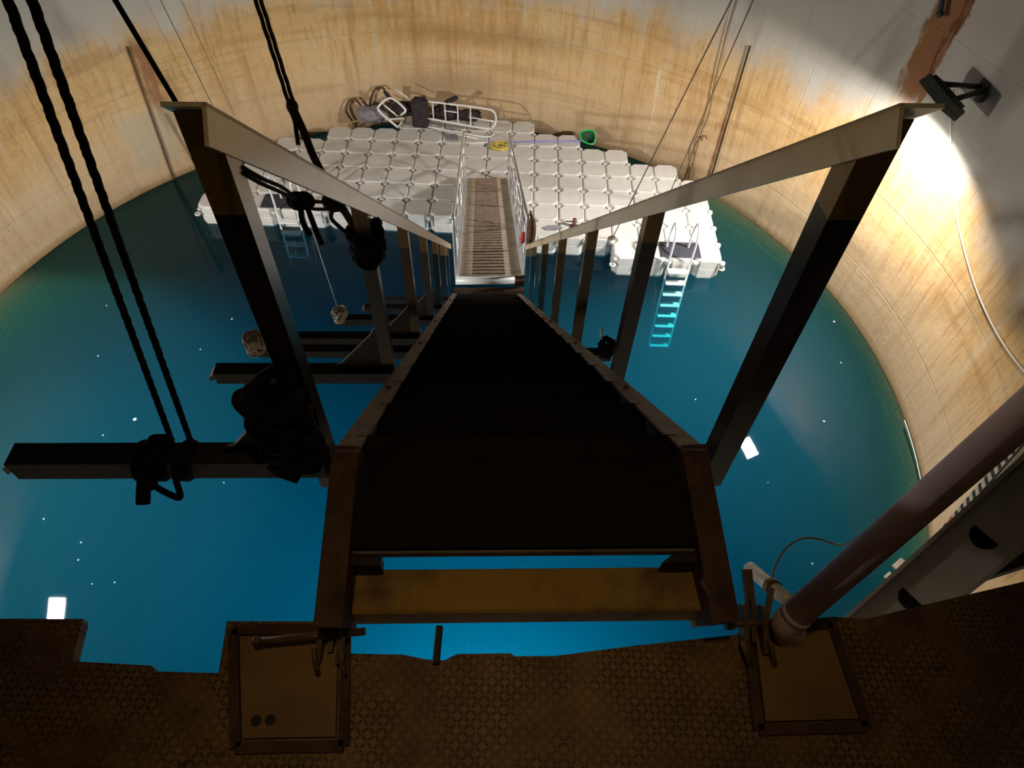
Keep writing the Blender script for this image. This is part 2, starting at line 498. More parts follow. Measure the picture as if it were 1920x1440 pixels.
tag(wt, 'still clear blue-green water filling the round silo', 'water', kind='stuff')

# platform floor (z = FLOOR_Z) from the wall behind the photographer to the ragged front edge
front = [(-2.6, .47), (-1.148, .501), (-.962, .508), (-.946, .415), (-.769, .412), (-.757, .397), (-.619, .402), (-.634, .515),
         (-.36, .525), (-.347, .454), (-.22, .456), (-.17, .448), (-.128, .447), (-.10, .462), (.02, .468), (.03, .462), (.12, .466), (.30, .495), (.54, .529), (.569, .553),
         (.775, .580), (.856, .578), (.961, .606), (1.275, .686), (2.6, 1.05)]
back = [(3.4, .20), (2.6, -.30), (1.2, -.85), (-.3, -1.10), (-1.6, -1.13), (-3.2, -.95), (-4.3, -.62)]
mb = MB(); mb.prism([(x, y, FLOOR_Z - .03) for x, y in front[::-1]] + [(x, y, FLOOR_Z - .03) for x, y in back[::-1]], (0, 0, .03))
# edge angle and bearers below
mb.bar((-4.0, -.30, FLOOR_Z - .12), (3.2, .25, FLOOR_Z - .12), .12, .18)
mb.bar((-2.4, .36, FLOOR_Z - .09), (1.2, .40, FLOOR_Z - .09), .06, .12)
tag(mb.build('floor', M['chequer']), 'rusty brown chequer plate platform', kind='structure')

# ------------------------------------------------------------------ staircase
SO = V((.027, .866, 7.27)); SM = .874
SU = V((math.cos(.05), math.sin(.05), 0)); SV = V((-math.sin(.0731), math.cos(.0731), 0))
def S(u, v, h=0.0, slope=SM):
    return SO + SU * u + SV * v + V((0, 0, h - slope * v))
stair = thing('staircase', S(0, 5.3, 0), 'steep dark steel staircase with cream handrails running down to the gangway', 'staircase')
LEN = 5.32
slope_dir = (S(0, 1) - S(0, 0)).normalized()
slope_up = SU.cross(slope_dir).normalized()
for sg in (-1, 1):
    mb = MB()
    # web, then top flange
    mb.prism([S(sg * .430, 0, .0), S(sg * .430, LEN, .0), S(sg * .430, LEN, -.22), S(sg * .430, 0, -.22)], SU * (sg * -.010), 0)
    mb.prism([S(sg * .432, -.02, .004), S(sg * .432, LEN, .004), S(sg * .376, LEN, .004), S(sg * .376, -.02, .004)], slope_up * .010, 1)
    # level head piece towards the hinge
    ux = .412 if sg < 0 else .475
    a = S(sg * .405, .02, -.03); bq = S(sg * (.42 if sg > 0 else .42), -.36, -.155, 0)
    mb.bar(a, bq, .060, .16, mi=2)
    # splice plates and bolts along the flange
    for k in range(5):
        mb.cyl(S(sg * .404, .55 + k * .93, .012), S(sg * .404, .55 + k * .93, .022), .010, 8, mi=1)
    o = mb.build('stringer', [M['dark_steel'], M['flange_steel'], M['rusty_steel']], stair)
for k in range(19):
    vf = .075 + .283 * k; vn = vf - .30
    zt = 7.27 - SM * vf + .014
    mb = MB()
    def T(u, v, zz): 
        p = SO + SU * u + SV * v; p.z = zz; return p
    mb.prism([T(-.40, vn, zt - .012), T(.40, vn, zt - .012), T(.40, vf, zt - .012), T(-.40, vf, zt - .012)], (0, 0, .012))
    mb.prism([T(-.40, vf, zt), T(.40, vf, zt), T(.40, vf + .006, zt), T(-.40, vf + .006, zt)], (0, 0, -.045))
    mb.prism([T(-.39, vn, zt), T(.39, vn, zt), T(.39, vn + .006, zt), T(-.39, vn + .006, zt)], (0, 0, -.03))
    for r in range(4):
        v0 = vn + .05 + r * .06
        mb.prism([T(-.36, v0, zt), T(.36, v0, zt), T(.36, v0 + .012, zt), T(-.36, v0 + .012, zt)], (0, 0, .003))
    mb.build('tread', M['tread_steel'], stair)
# light edge strip on the top tread, yellow header beam and its corner plates
mb = MB(); mb.box(S(.0, -.223, .0 - .062, 0), (.76, .016, .02), (SU, SV, V((0, 0, 1)))); mb.build('edge_strip', M['flange_steel'], stair)
mb = MB(); mb.box(S(.045, -.285, -.165, 0), (.86, .102, .075), (SU, SV, V((0, 0, 1))), bev=.006); mb.build('header_beam', M['rust_yellow'], stair)
for sg in (-1, 1):
    mb = MB(); u0 = .385 if sg < 0 else .405
    mb.prism([S(sg * u0, -.225, -.12, 0), S(sg * (u0 - .065), -.225, -.12, 0), S(sg * (u0 - (.065 if sg < 0 else .10)), -.25, -.12, 0), S(sg * u0, -.25, -.12, 0)], (0, 0, .05))
    mb.build('corner_plate', M['dark_steel'], stair)
PV = [.93 * k for k in range(6)] + [5.25]
for sg in (-1, 1):
    for k, v in enumerate(PV):
        mb = MB(); pu = -.4735 if sg < 0 else .491; base = S(pu, v, -.16); top = S(pu, v + .022, .0); top.z = 7.27 + .862 - .884 * (v + .022) - .010; base = base + SV * .022
        pw = .050 if sg < 0 else .054
        cut = V((top.x, top.y, top.z - .15))
        mb.box((base + cut) / 2, (pw, pw, cut.z - base.z), (SU, SV, V((0, 0, 1))), 0)
        hp = pw / 2; b4 = []; t4 = []
        for du, dv in ((-hp, -hp), (hp, -hp), (hp, hp), (-hp, hp)):   # head cut to the rail's slope
            q = SU * du + SV * dv
            b4.append(mb.bm.verts.new(cut + q)); t4.append(mb.bm.verts.new(top + q + V((0, 0, -.884 * dv))))
        mb.face(b4[::-1], 1); mb.face(t4, 1)
        for i in range(4): mb.face([b4[i], b4[(i + 1) % 4], t4[(i + 1) % 4], t4[i]], 1)
        mb.build('post', [M['post_steel'], M['yellow_paint']], stair)
    # handrail: angle section, upright leg inside, flat leg outwards
    mb = MB()
    rs = .884
    def HR(u, v, h): return SO + SU * u + SV * v + V((0, 0, .862 + h - rs * v))
    rd = (HR(0, 1, 0) - HR(0, 0, 0)).normalized(); ru = SU.cross(rd).normalized()
    ur = -.446 if sg < 0 else .460; vr = -.012 if sg < 0 else -.044; uf = -.412 if sg < 0 else .460
    i0, i1 = HR(ur, vr, 0), HR(uf, 5.36, 0)
    mb.prism([i0, i1, i1 - ru * .056, i0 - ru * .056], SU * (sg * .006), 0)
    mb.prism([i0, i1, i1 + SU * sg * .060, i0 + SU * sg * .060], ru * -.006, 0)
    mb.build('handrail', M['cream_paint'], stair)
for k in range(6):
    v = .93 * k
    mb = MB()
    p0 = S(-.45, v, -.035); p1 = S(-1.185, v, -.035)
    hw, hh = .030, .027
    # channel section with a snipped end
    d = (p1 - p0)
    for (oy, oz, sy, sz) in ((0, hh, hw * 2, .010), (0, -hh, hw * 2, .010), (-hw + .005, 0, .010, hh * 2)):
        c0 = p0 + SV * oy + V((0, 0, oz)); c1 = p1 + SV * oy + V((0, 0, oz))
        mb.bar(c0, c1, sy, sz)
    mb.prism([p1 + SV * -hw + V((0, 0, hh)), p1 + SV * hw + V((0, 0, hh)), p1 + SV * hw * .6 + SU * -.03 + V((0, 0, -hh * .2)), p1 + SV * -hw * .6 + SU * -.03 + V((0, 0, -hh * .2))], V((0, 0, -hh)))
    o = mb.build('outrigger_beam', M['dark_steel'], stair)
    mb = MB()
    mb.prism([S(-.50, v, -.01), S(-.72, v, -.01), S(-.66, v, .03), S(-.52, v, .20), S(-.50, v, .24)], SV * .012)
    mb.build('gusset', M['dark_steel'], o)
mb = MB(); mb.bar((-1.46, 2.49, 5.69), (.56, 2.56, 5.69), .055, .055); mb.build('cross_beam', M['dark_steel'], stair)

# ------------------------------------------------------------------ hinges and plates on the platform
def pad(px, name, label, spots=()):
    c = [on_z(x, y, FLOOR_Z + .012) for x, y in px]
    t = thing(name, sum(c, V()) / 4 - V((0, 0, .012)), label, 'plate', None)
    ctr = sum(c, V()) / 4
    mb = MB(); mb.prism([ctr + (p - ctr) * .86 + V((0, 0, -.011)) for p in c], (0, 0, .014)); mb.build('plate', M['pad_plate'], t)
    mb = MB()
    for i in range(4):
        a, b2 = c[i], c[(i + 1) % 4]
        mb.bar(a + V((0, 0, -.006)), b2 + V((0, 0, -.006)), .022, .012)
    mb.build('border', M['rusty_steel'], t)
    for x, y in spots:
        q = on_z(x, y, FLOOR_Z + .014)
        mb = MB(); mb.tube([q - V((0, 0, .004)), q + V((0, 0, .003))], [.013, .011], 10, smooth=False); mb.build('bolt_head', M['dark_steel'], t)
    return t
M['pad_plate'] = simple('pad_plate', (.30, .165, .045), .6, 0, (.18, .085, .028), 4, .45, .75, bump=.1)
pad([(436, 1180), (648, 1180), (644, 1398), (440, 1402)], 'hinge_plate', 'square brown steel plate with two dark spots under the left stair hinge', ((480, 1352), (507, 1350)))
pad([(1402, 1178), (1560, 1168), (1628, 1362), (1424, 1368)], 'hinge_plate', 'square brown steel plate under the right stair hinge beside the grey pipe foot')
def hinge(px, py, label, side):
    c = on_z(px, py, FLOOR_Z + .035)
    t = thing('stair_hinge', V((c.x, c.y, FLOOR_Z)), label, 'hinge')
    for k, dx in enumerate((-.022, .0, .022)):
        mb = MB()
        y0, y1 = (-.045, .05) if k != 1 else (-.02, .16 if side < 0 else .075)
        prof = []
        L = y1 - y0
        for j in range(13):
            a = PI * j / 12
            prof.append((y1 - .022 + .022 * math.sin(a), FLOOR_Z + .043 + .028 * math.cos(a)))
        prof += [(y0, FLOOR_Z + .01), (y0 - .01, FLOOR_Z + .03)]
        mb.prism([(c.x + dx - .006, c.y + y, zz) for y, zz in prof], (.012, 0, 0))
        mb.build('lug', M['bolt_steel'], t)
    mb = MB()
    if side < 0:
        mb.cyl((c.x - .155, c.y - .018, c.z + .012), (c.x + .075, c.y + .012, c.z + .012), .0085, 12)
        mb.ball((c.x - .158, c.y - .018, c.z + .012), .012)
    else:
        mb.cyl((c.x - .06, c.y + .004, c.z + .012), (c.x + .06, c.y + .012, c.z + .012), .0085, 12)
        mb.cyl((c.x - .066, c.y + .004, c.z + .012), (c.x - .048, c.y + .006, c.z + .012), .016, 6)
    mb.build('pin', M['bolt_steel'], t)
    for dx in (-.03, .028):
        mb = MB()
        mb.tube(smooth_path([(c.x + dx, c.y - .03, c.z + .01), (c.x + dx + .004, c.y - .052, c.z + .004), (c.x + dx + .012, c.y - .075, c.z - .018)]), .006, 8)
        mb.build('split_pin', M['bolt_steel'], t)
    mb = MB(); mb.bar((c.x, c.y + .04, c.z + .01), (c.x - .002, c.y + .125, c.z + .035), .020, .016)
    if side > 0:
        mb.bar((c.x - .035, c.y + .03, c.z + .01), (c.x - .075, c.y + .11, c.z + .03), .012, .012)
        mb.bar((c.x + .03, c.y + .02, c.z + .01), (c.x + .05, c.y + .085, c.z + .03), .012, .012)
    mb.build('link', M['bolt_steel'], t)
    return t
hinge(622, 1195, 'left rusty stair hinge with a long pin pointing inward over the brown plate', -1)
hinge(1412, 1178, 'right rusty stair hinge of bolted lugs next to the grey pipe foot', 1)
p = on_z(820, 1222, FLOOR_Z); mb = MB(); mb.box(p + V((0, .012, .006)), (.016, .085, .022), bev=.003)
tag(mb.build('steel_peg', M['dark_steel']), 'small dark steel peg standing on the platform edge between the hinges', 'peg')

# grey pipe rail rising to the right
p0, p1 = at_depth(1490, 1155, 1.47), at_depth(1925, 772, 1.10)
dr = (p1 - p0).normalized()
t = thing('pipe_brace', V((p0.x, p0.y, FLOOR_Z)), 'thick mauve-grey round pipe slanting up from the right hinge', 'pipe')
mb = MB(); mb.cyl(p0, p0 + dr * 2.2, .0315, 28); pp = mb.build('pipe', M['pipe_grey'], t)
mb = MB(); mb.tube([p0 - dr * .002, p0 + dr * .012], [.0335, .0335], 28); mb.build('collar', M['pipe_grey'], pp)
foot = on_z(1468, 1182, FLOOR_Z + .03)
mb = MB(); mb.tube(smooth_path([p0, p0 - dr * .03 + V((0, 0, -.006)), foot + V((.02, 0, 0)), foot + V((0, -.004, -.028))]), .031, 24); mb.build('pipe_foot', M['pipe_grey'], t)
q0 = at_depth(1482, 1130, 1.55); q1 = at_depth(1405, 1065, 1.72)
mb = MB(); mb.cyl(q0, q1, .017, 14); st = mb.build('side_tube', M['white_tube'], t)
mb = MB(); mb.tube([q0.lerp(q1, .35), q0.lerp(q1, .47)], .021, 14); mb.build('tube_clamp', M['bolt_steel'], st)

# grey steel davit beam right of the pipe
b0, b1 = at_depth(1610, 1205, 1.95), at_depth(1965, 905, 1.50)
dr = (b1 - b0).normalized()
vw = ((b0 + b1) / 2 - CAMP).normalized(); side = dr.cross(vw).normalized()
t = thing('davit_beam', b0, 'dull grey steel channel beam slanting up past the platform at far right', 'beam')
L = (b1 - b0).length + .9
nrm = vw
mb = MB()
ctr = b0 + dr * (L / 2)
mb.box(ctr + nrm * .02, (L, .135, .008), (dr, side, nrm)); wb = mb.build('web', M['galv'], t)
for sg in (-1, 1):
    mb = MB(); mb.box(ctr + side * (sg * .0675) + nrm * .006, (L, .010, .042), (dr, side, nrm)); mb.build('flange', M['galv'], t)
for dd in (.24, .52):
    mb = MB(); cc = b0 + dr * dd + nrm * .0135
    mb.tube([cc - nrm * .001, cc + nrm * .001], .032, 18, smooth=False); mb.build('hole', M['slot_dark'], wb)

# dark strut under the davit
s0, s1 = on_y(1745, 1105, .95), on_y(1960, 1035, 1.05)
mb = MB(); mb.bar(s0, s1 + (s1 - s0) * .6, .05, .05)
tag(mb.build('steel_strut', M['dark_steel']), 'dark square strut below the grey davit beam at the right edge', 'strut')

# slotted cable tray / junction box on the wall behind the beam
t0 = on_wall(1770, 1000, .06); t1 = on_wall(1935, 810, .06)
dr = (t1 - t0).normalized(); rad = V((SCX - t0.x, SCY - t0.y, 0)).normalized(); wd = dr.cross(rad).normalized()
t = thing('cable_tray', t0, 'pale slotted cable tray fixed to the wall behind the grey beam', 'cable tray')
L = (t1 - t0).length
mb = MB(); mb.box((t0 + t1) / 2, (L, .22, .03), (dr, wd, rad)); mb.build('tray', M['tray_pale'], t)
mb = MB()
for k in range(14):
    q = t0.lerp(t1, (k + .6) / 14) + rad * .016
    mb.box(q - wd * .03, (L * .028, .12, .012), (dr, wd, rad))
mb.build('slots', M['slot_dark'], t)
mb = MB(); mb.tube([t0 - dr * .2 + wd * .1 + rad * .04, t1 + dr * .3 + wd * .1 + rad * .04], .012, 8); mb.build('conduit', M['dark_steel'], t)
mb = MB(); mb.box(t0.lerp(t1, .10) + rad * .02, (.14, .12, .02), (dr, wd, rad)); mb.build('red_tag', M['red_cloth'], t)

# junction panel further down the wall
c0 = on_wall(1905, 1020, .04); rad = V((SCX - c0.x, SCY - c0.y, 0)).normalized(); tg = V((-rad.y, rad.x, 0))
t = thing('wall_panel', c0, 'pale perforated metal panel on the wall under the grey beam at the right edge', 'panel')
mb = MB(); mb.box(c0, (.55, .03, .35), (tg, rad, V((0, 0, 1))), bev=.006); pn = mb.build('panel', M['aluminium'], t)
mb = MB()
for i in range(4):
    for j in range(2):
        q = c0 + tg * (-.2 + i * .13) + V((0, 0, -.08 + j * .16)) + rad * .012
        mb.tube([q, q + rad * .008], .016, 10)
mb.build('holes', M['slot_dark'], pn)

# thin clear hose looping out over the water
h = [at_depth(x, y, a) for x, y, a in ((1446, 1100, 1.62), (1452, 1066, 1.66), (1472, 1030, 1.70), (1500, 1011, 1.72), (1532, 1010, 1.72), (1575, 1022, 1.68), (1600, 1012, 1.62), (1640, 985, 1.5))]
mb = MB(); mb.tube(smooth_path(h, 8), .0028, 8)
tag(mb.build('clear_hose', M['clear_hose']), 'thin glossy hose looping out beside the right hinge over the water', 'hose')

# ------------------------------------------------------------------ floating dock
GX, GY, ZD = .283, 13.554, .40
cells = {}
for i in range(-13, 7):
    if i == -13: a, b2 = 4, 5
    elif i == -12: a, b2 = 2, 5
    elif i <= -10: a, b2 = 1, 5
    elif i <= -7: a, b2 = 0, 5
    elif i <= -1: a, b2 = -1, 5
    elif i <= 1: a, b2 = 0, 6
    elif i == 2: a, b2 = 1, 6
    elif i == 3: a, b2 = 1, 7
    elif i <= 5: a, b2 = 2, 7
    else: a, b2 = 3, 7
    for j in range(a, b2 + 1): cells[(i, j)] = (GX + .5 * i + .25, GY - .5 * j - .25)
dock = thing('floating_dock', (-1.2, 11.5, 0), 'grey-white floating dock of square plastic cubes moored at the far wall', 'dock')
def cube_mesh(mb, cx, cy, jz=0.0, pins=True):
    h, cut = .2465, .098
    def ring(hh, cc, z):
        pts = ((-hh + cc, -hh), (hh - cc, -hh), (hh, -hh + cc), (hh, hh - cc), (hh - cc, hh), (-hh + cc, hh), (-hh, hh - cc), (-hh, -hh + cc))
        return [mb.bm.verts.new((cx + x, cy + y, z)) for x, y in pts]
    prof = [(h - .03, cut - .01, -.06), (h, cut, -.03), (h, cut, .19), (h - .006, cut, .20), (h, cut, .21), (h, cut, ZD - .035), (h - .010, cut, ZD - .010), (h - .034, cut - .010, ZD), (h - .060, cut - .02, ZD - .004)]
    rs = [ring(*(q[0], q[1], q[2] + jz)) for q in prof]
    mb.face(rs[0][::-1]); mb.face(rs[-1])
    for a, b2 in zip(rs, rs[1:]):
        for k in range(8): mb.face([a[k], a[(k + 1) % 8], b2[(k + 1) % 8], b2[k]], 0, False)
    # corner lugs, one with its coupling pin
    for sx in (-1, 1):
        for sy in (-1, 1):
            mb.box((cx + sx * (h - .035), cy + sy * (h - .035), .325 + jz), (.068, .068, .04))
    if pins:
        for (sx, sy) in ((1, -1),):
            mb.tube([(cx + sx * .25, cy + sy * .25, .30 + jz), (cx + sx * .25, cy + sy * .25, .375 + jz)], [.052, .044], 10)
order = sorted(cells.items(), key=lambda kv: (V((*kv[1], 0.4)) - CAMP).length)
proto = None
for n_, (ij, (cx, cy)) in enumerate(order[:100]):
    jz = random.uniform(-.006, .006)
    if proto is None:
        mb = MB(); cube_mesh(mb, cx, cy); proto = mb.build('float_cube', M['dock'], dock, centre=(cx, cy, 0)); continue
    o = proto.copy(); COL.objects.link(o); o.parent = dock
    o.location = V((cx, cy, jz)) - WORLD[dock.name]
    o.rotation_euler = (random.uniform(-.008, .008), random.uniform(-.008, .008), 0)
mb = MB()
for ij, (cx, cy) in order[100:]: cube_mesh(mb, cx, cy, random.uniform(-.006, .006))
tag(mb.build('float_cubes', M['dock'], dock), kind='stuff')
# corner eyes on the dock's outer corners
for (i, j, sx, sy) in ((6, 7, 1, -1), (3, 7, -1, -1), (-13, 5, -1, -1), (0, 6, 1, -1)):
    cx, cy = cells[(i, j)]
    q = V((cx + sx * .26, cy + sy * .26, .235))
    mb = MB(); mb.tube([q + V((.045 * math.cos(a), .045 * math.sin(a), 0)) for a in [2 * PI * k / 14 for k in range(14)]], .020, 8, closed=True)
    mb.build('corner_eye', M['dock'], dock)
for k, i in enumerate((-8, -6, -4, -2, 4, 5)):
    j = 5 if i < 0 else 7
    q = V((GX + .5 * i, GY - .5 * (j + 1), .20))
    mb = MB(); mb.tube([q + V((0, -.01, -.06)), q + V((0, -.01, .09))], .022, 10); mb.ball(q + V((0, -.01, .10)), .034)
    mb.build('coupling_pin', M['black_rubber'], dock)

# ------------------------------------------------------------------ gangway
GN, GF = V((-.325, 6.40, 2.66)), V((-.665, 11.68, .50))
gv = (GF - GN); GL = gv.length; gd = gv / GL
gu = V((gd.y, -gd.x, 0)).normalized(); gn = gu.cross(gd).normalized()
def G(u, v, h): return GN + gu * u + gd * v + V((0, 0, h))
gang = thing('gangway', GF, 'aluminium gangway with slatted brown deck sloping from the stair foot to the dock', 'gangway')
mb = MB(); HW = .425
ns = 44; p_ = (GL - .1) / ns
for k in range(ns):
    v0 = .05 + k * p_
    for (ua, ub, mi, gap) in ((-HW + .01, -.235, 0, .012), (-.232, .185, 1, .040), (.188, HW - .01, 0, .012)):
        base = [G(ua, v0 + gap / 2, 0), G(ub, v0 + gap / 2, 0), G(ub, v0 + p_ - gap / 2, 0), G(ua, v0 + p_ - gap / 2, 0)]
        mb.prism(base, gn * .02, mi)
mb.prism([G(-HW, 0, -.05), G(HW, 0, -.05), G(HW, GL, -.05), G(-HW, GL, -.05)], gn * .02, 2)
mb.build('deck', [M['deck'], M['deck_grip'], M['slot_dark']], gang)
for sg in (-1, 1):
    mb = MB(); mb.bar(G(sg * HW, 0, .01), G(sg * HW, GL, .01), .05, .12, up=gn); mb.build('side_beam', M['aluminium'], gang)
    us = sg * (HW + .01)
    mb = MB()
    mb.tube(smooth_path([G(us, .05, .02), G(us, .02, .7), G(us, .10, .98), G(us, .35, .99), G(us, GL - .4, .99), G(us, GL - .12, .97), G(us, GL - .04, .80), G(us, GL - .04, .02)], 6), .022, 10)
    mb.build('handrail', M['aluminium'], gang)
    for hm in (.30, .55, .78):
        mb = MB(); mb.tube([G(us, .05, hm), G(us, GL - .04, hm)], .015, 8); mb.build('mid_rail', M['aluminium'], gang)
    for k in range(1, 5):
        v = GL * k / 5
        mb = MB(); mb.tube([G(us, v, .02), G(us, v, .98)], .019, 8); mb.build('post', M['aluminium'], gang)
    for k in range(5):
        v0, v1 = GL * k / 5 + .05, GL * (k + 1) / 5 - .05
        if k % 2: v0, v1 = v1, v0
        mb = MB(); mb.tube([G(us, v0, .05), G(us, v1, .96)], .012, 6); mb.build('brace', M['aluminium'], gang)
mb = MB(); mb.tube([G(-HW - .02, -.06, .02), G(HW - .12, -.06, .02)], .052, 18); mb.build('roller', M['roller'], gang)
mb = MB(); mb.bar(G(HW - .13, -.05, .0), G(HW + .06, -.03, .0), .10, .08, mi=0); mb.bar(G(-HW - .05, -.16, -.12), G(HW + .05, -.16, -.12), .07, .07); mb.build('hinge_block', M['rusty_steel'], gang)
mb = MB(); mb.tube([G(HW + .12, -.05, -.1), G(HW + .13, .30, .75)], .022, 10); mb.build('prop_tube', M['white_tube'], gang)
# brown bag and red rag on the gangway's near right post
t = thing('brown_bag', G(HW + .05, .08, .55), 'brown cloth bag hanging on the near right gangway post', 'bag')
mb = MB(); mb.ball(G(HW + .06, .02, .78), .10, 12, (.6, .7, 2.3), jit=.06); mb.build('body', M['brown_cloth'], t)
mb = MB(); mb.tube(smooth_path([G(HW + .06, -.02, .95), G(HW + .04, .02, 1.06), G(HW + .05, .08, .96)]), .012, 8); mb.build('strap', M['brown_cloth'], t)
mb = MB(); mb.ball(G(HW - .03, .06, .66), .055, 10, (.6, .8, 1.7), jit=.12)
tag(mb.build('red_rag', M['red_cloth']), 'small red rag tied to the gangway rail by the brown bag', 'rag')

# ------------------------------------------------------------------ boarding ladders with their mats
def ladder(xc, yf, label, rungs, zlow, wide=.42, yaw=0.0):
    t = thing('boarding_ladder', (xc, yf, ZD), label, 'ladder', None)
    def Lp(x, y, z):
        return V((xc + x * math.cos(yaw) - y * math.sin(yaw), yf + x * math.sin(yaw) + y * math.cos(yaw), z))
    lean = .10
    for sg in (-1, 1):
        x = sg * wide / 2
        pts = [Lp(x, .34, ZD - .01), Lp(x, .30, ZD + .40), Lp(x, .20, ZD + .66), Lp(x, .06, ZD + .70), Lp(x, -.05, ZD + .55), Lp(x, -.06, ZD + .1), Lp(x, -.09, -.3), Lp(x, -.06 + lean * zlow, zlow)]
        mb = MB(); mb.tube(smooth_path(pts, 7), .020, 10); mb.build('rail', M['white_tube'], t)
    for k in range(rungs):
        z = .22 - .27 * k
        y = -.10 - lean * (.2 + .27 * k) * .6
        mb = MB(); mb.box(Lp(0, y, z), (wide - .03, .13, .028), (V((math.cos(yaw), math.sin(yaw), 0)), V((-math.sin(yaw), math.cos(yaw), 0)), V((0, 0, 1))), bev=.006)
        td = mb.build('tread', M['white_tube'], t)
        mb = MB(); mb.bar(Lp(wide / 2 - .02, y - .06, z), Lp(wide / 2 - .02, y + .06, z - .12), .014, .014); mb.build('end_bracket', M['aluminium'], td)
    return t
ladder(2.98, 9.55, 'white boarding ladder with looped handrails going into the water at the right dock', 8, -1.75, .40)
mb = MB(); mb.box((3.02, 9.82, ZD + .012), (.74, .42, .022), bev=.008)
tag(mb.build('rubber_mat', M['black_rubber']), 'black rubber mat on the dock behind the right boarding ladder', 'mat')
ladder(-4.44, 10.55, 'white boarding ladder at the left dock seen below the left handrail', 4, -.62, .40)
mb = MB(); mb.box((-4.60, 10.80, ZD + .012), (.78, .42, .022), bev=.008)
tag(mb.build('rubber_mat', M['black_rubber']), 'black rubber mat on the dock behind the left boarding ladder', 'mat')

# ------------------------------------------------------------------ things on the dock
zt = ZD + .004
# landing net
c = on_z(1102, 262, ZD + .02)
t = thing('landing_net', c, 'bright green landing net with a blue pole lying across the dock', 'net')
fr_ = [c + V((x, y, z)) for x, y, z in ((-.14, .16, .10), (.10, .17, .12), (.16, -.02, .06), (.10, -.19, .02), (-.05, -.15, .02), (-.16, -.02, .04))]
mb = MB(); mb.tube(smooth_path(fr_, 4, True), .018, 8, closed=True); hoop = mb.build('hoop', M['green_plastic'], t)
mb = MB()
lo_ = c + V((-.02, .02, -.10)); path = smooth_path(fr_, 4, True)
for k in range(0, len(path)):
    a, b2 = path[k], path[(k + 1) % len(path)]
    v1, v2, v3 = (mb.bm.verts.new(q) for q in (a, b2, lo_)); mb.face([v1, v2, v3])
o = mb.build('netting', M['green_mesh'], hoop)
md = o.modifiers.new('thick', 'SOLIDIFY'); md.thickness = .008
mb = MB(); pa, pb = on_z(1092, 264, ZD + .03), on_z(872, 268, ZD + .03)
mb.tube([pa, pa.lerp(pb, .80)], .014, 10); pole = mb.build('pole', M['blue_pole'], t)
mb = MB(); mb.tube([pa.lerp(pb, .80), pb], .013, 10); o = mb.build('grip', M['white_tube'], pole)
# heap of yellow rope
c = on_z(938, 275, ZD + .01); mb = MB(); pts = []
for k in range(46):
    a = k * .83; r = .05 + .15 * abs(math.sin(k * .37))
    pts.append(c + V((r * 1.2 * math.cos(a), r * .8 * math.sin(a), .012 + .02 * (k % 3))))
mb.tube(smooth_path(pts, 3), .011, 6)
tag(mb.build('yellow_rope', M['yellow_rope']), 'loose heap of yellow rope on the dock beyond the gangway', 'rope')
# dark red cleat post and grey pad by the right front
c = on_z(1076, 425, ZD); t = thing('mooring_post', c, 'small dark red mooring post at the right dock front', 'post')
mb = MB(); mb.box(c + V((0, 0, .01)), (.14, .10, .02)); mb.build('base', M['cleat_red'], t)
mb = MB(); mb.cyl(c + V((0, 0, .02)), c + V((0, 0, .18)), .038, 14); mb.build('post', M['cleat_red'], t)
mb = MB(); mb.cyl(c + V((-.17, 0, .12)), c + V((.06, 0, .12)), .012, 10); mb.build('arm', M['dark_steel'], t)
c = on_z(1036, 428, ZD + .006); mb = MB(); mb.prism([c + V(q) for q in ((-.20, .0, 0), (-.08, .07, 0), (.12, .09, 0), (.20, .0, 0), (.05, -.06, 0), (-.12, -.07, 0))], (0, 0, .012))
tag(mb.build('grey_pad', M['grey_cloth']), 'flat grey pad on the dock left of the mooring post', 'pad')

# --- gear pile against the far wall
def frame_obj(name, label, corners, rail_r, rungs, extra=()):
    t = thing(name, sum((V(c) for c in corners), V()) / len(corners), label, 'ladder')
    return t
zz = ZD + .32
# long white ladder lying on its side, rounded at its right end
t = thing('dive_ladder', on_z(870, 250, ZD), 'long white tubular ladder with rounded end lying on the gear pile', 'ladder')
A = [on_z(800, 190, ZD + .55), on_z(905, 203, ZD + .50), on_z(928, 213, ZD + .42), on_z(926, 236, ZD + .25), on_z(905, 240, ZD + .15), on_z(803, 222, ZD + .22)]
A = [V((p.x, min(p.y, 13.95 if p.y > 13.95 else p.y), p.z)) for p in A]
mb = MB(); mb.tube(smooth_path(A, 6), .021, 10); mb.build('frame', M['white_tube'], t)
for f_ in (.10, .32, .55, .78):
    a = A[0].lerp(A[1], f_); b2 = A[5].lerp(A[4], f_)
    mb = MB(); mb.tube([a, b2], .015, 8); mb.build('rung', M['white_tube'], t)
mb = MB(); a = A[0].lerp(A[1], .3); b2 = A[5].lerp(A[4], .3)
mb.tube([a.lerp(b2, .4), A[0].lerp(A[1], .53).lerp(A[5].lerp(A[4], .53), .4)], .013, 8)
mb.tube([A[1].lerp(A[4], .55).lerp(A[0].lerp(A[5], .55), .25), A[2].lerp(A[3], .65)], .015, 8)
mb.build('cross_tube', M['white_tube'], t)
B0 = [p + V((0, -.10, -.14)) for p in (A[5], A[4], A[3])]
mb = MB(); mb.tube(smooth_path(B0, 5), .018, 8); mb.tube([B0[0] + V((.2, -.08, -.02)), B0[1] + V((0, -.08, -.03))], .015, 8); mb.build('lower_tube', M['white_tube'], t)
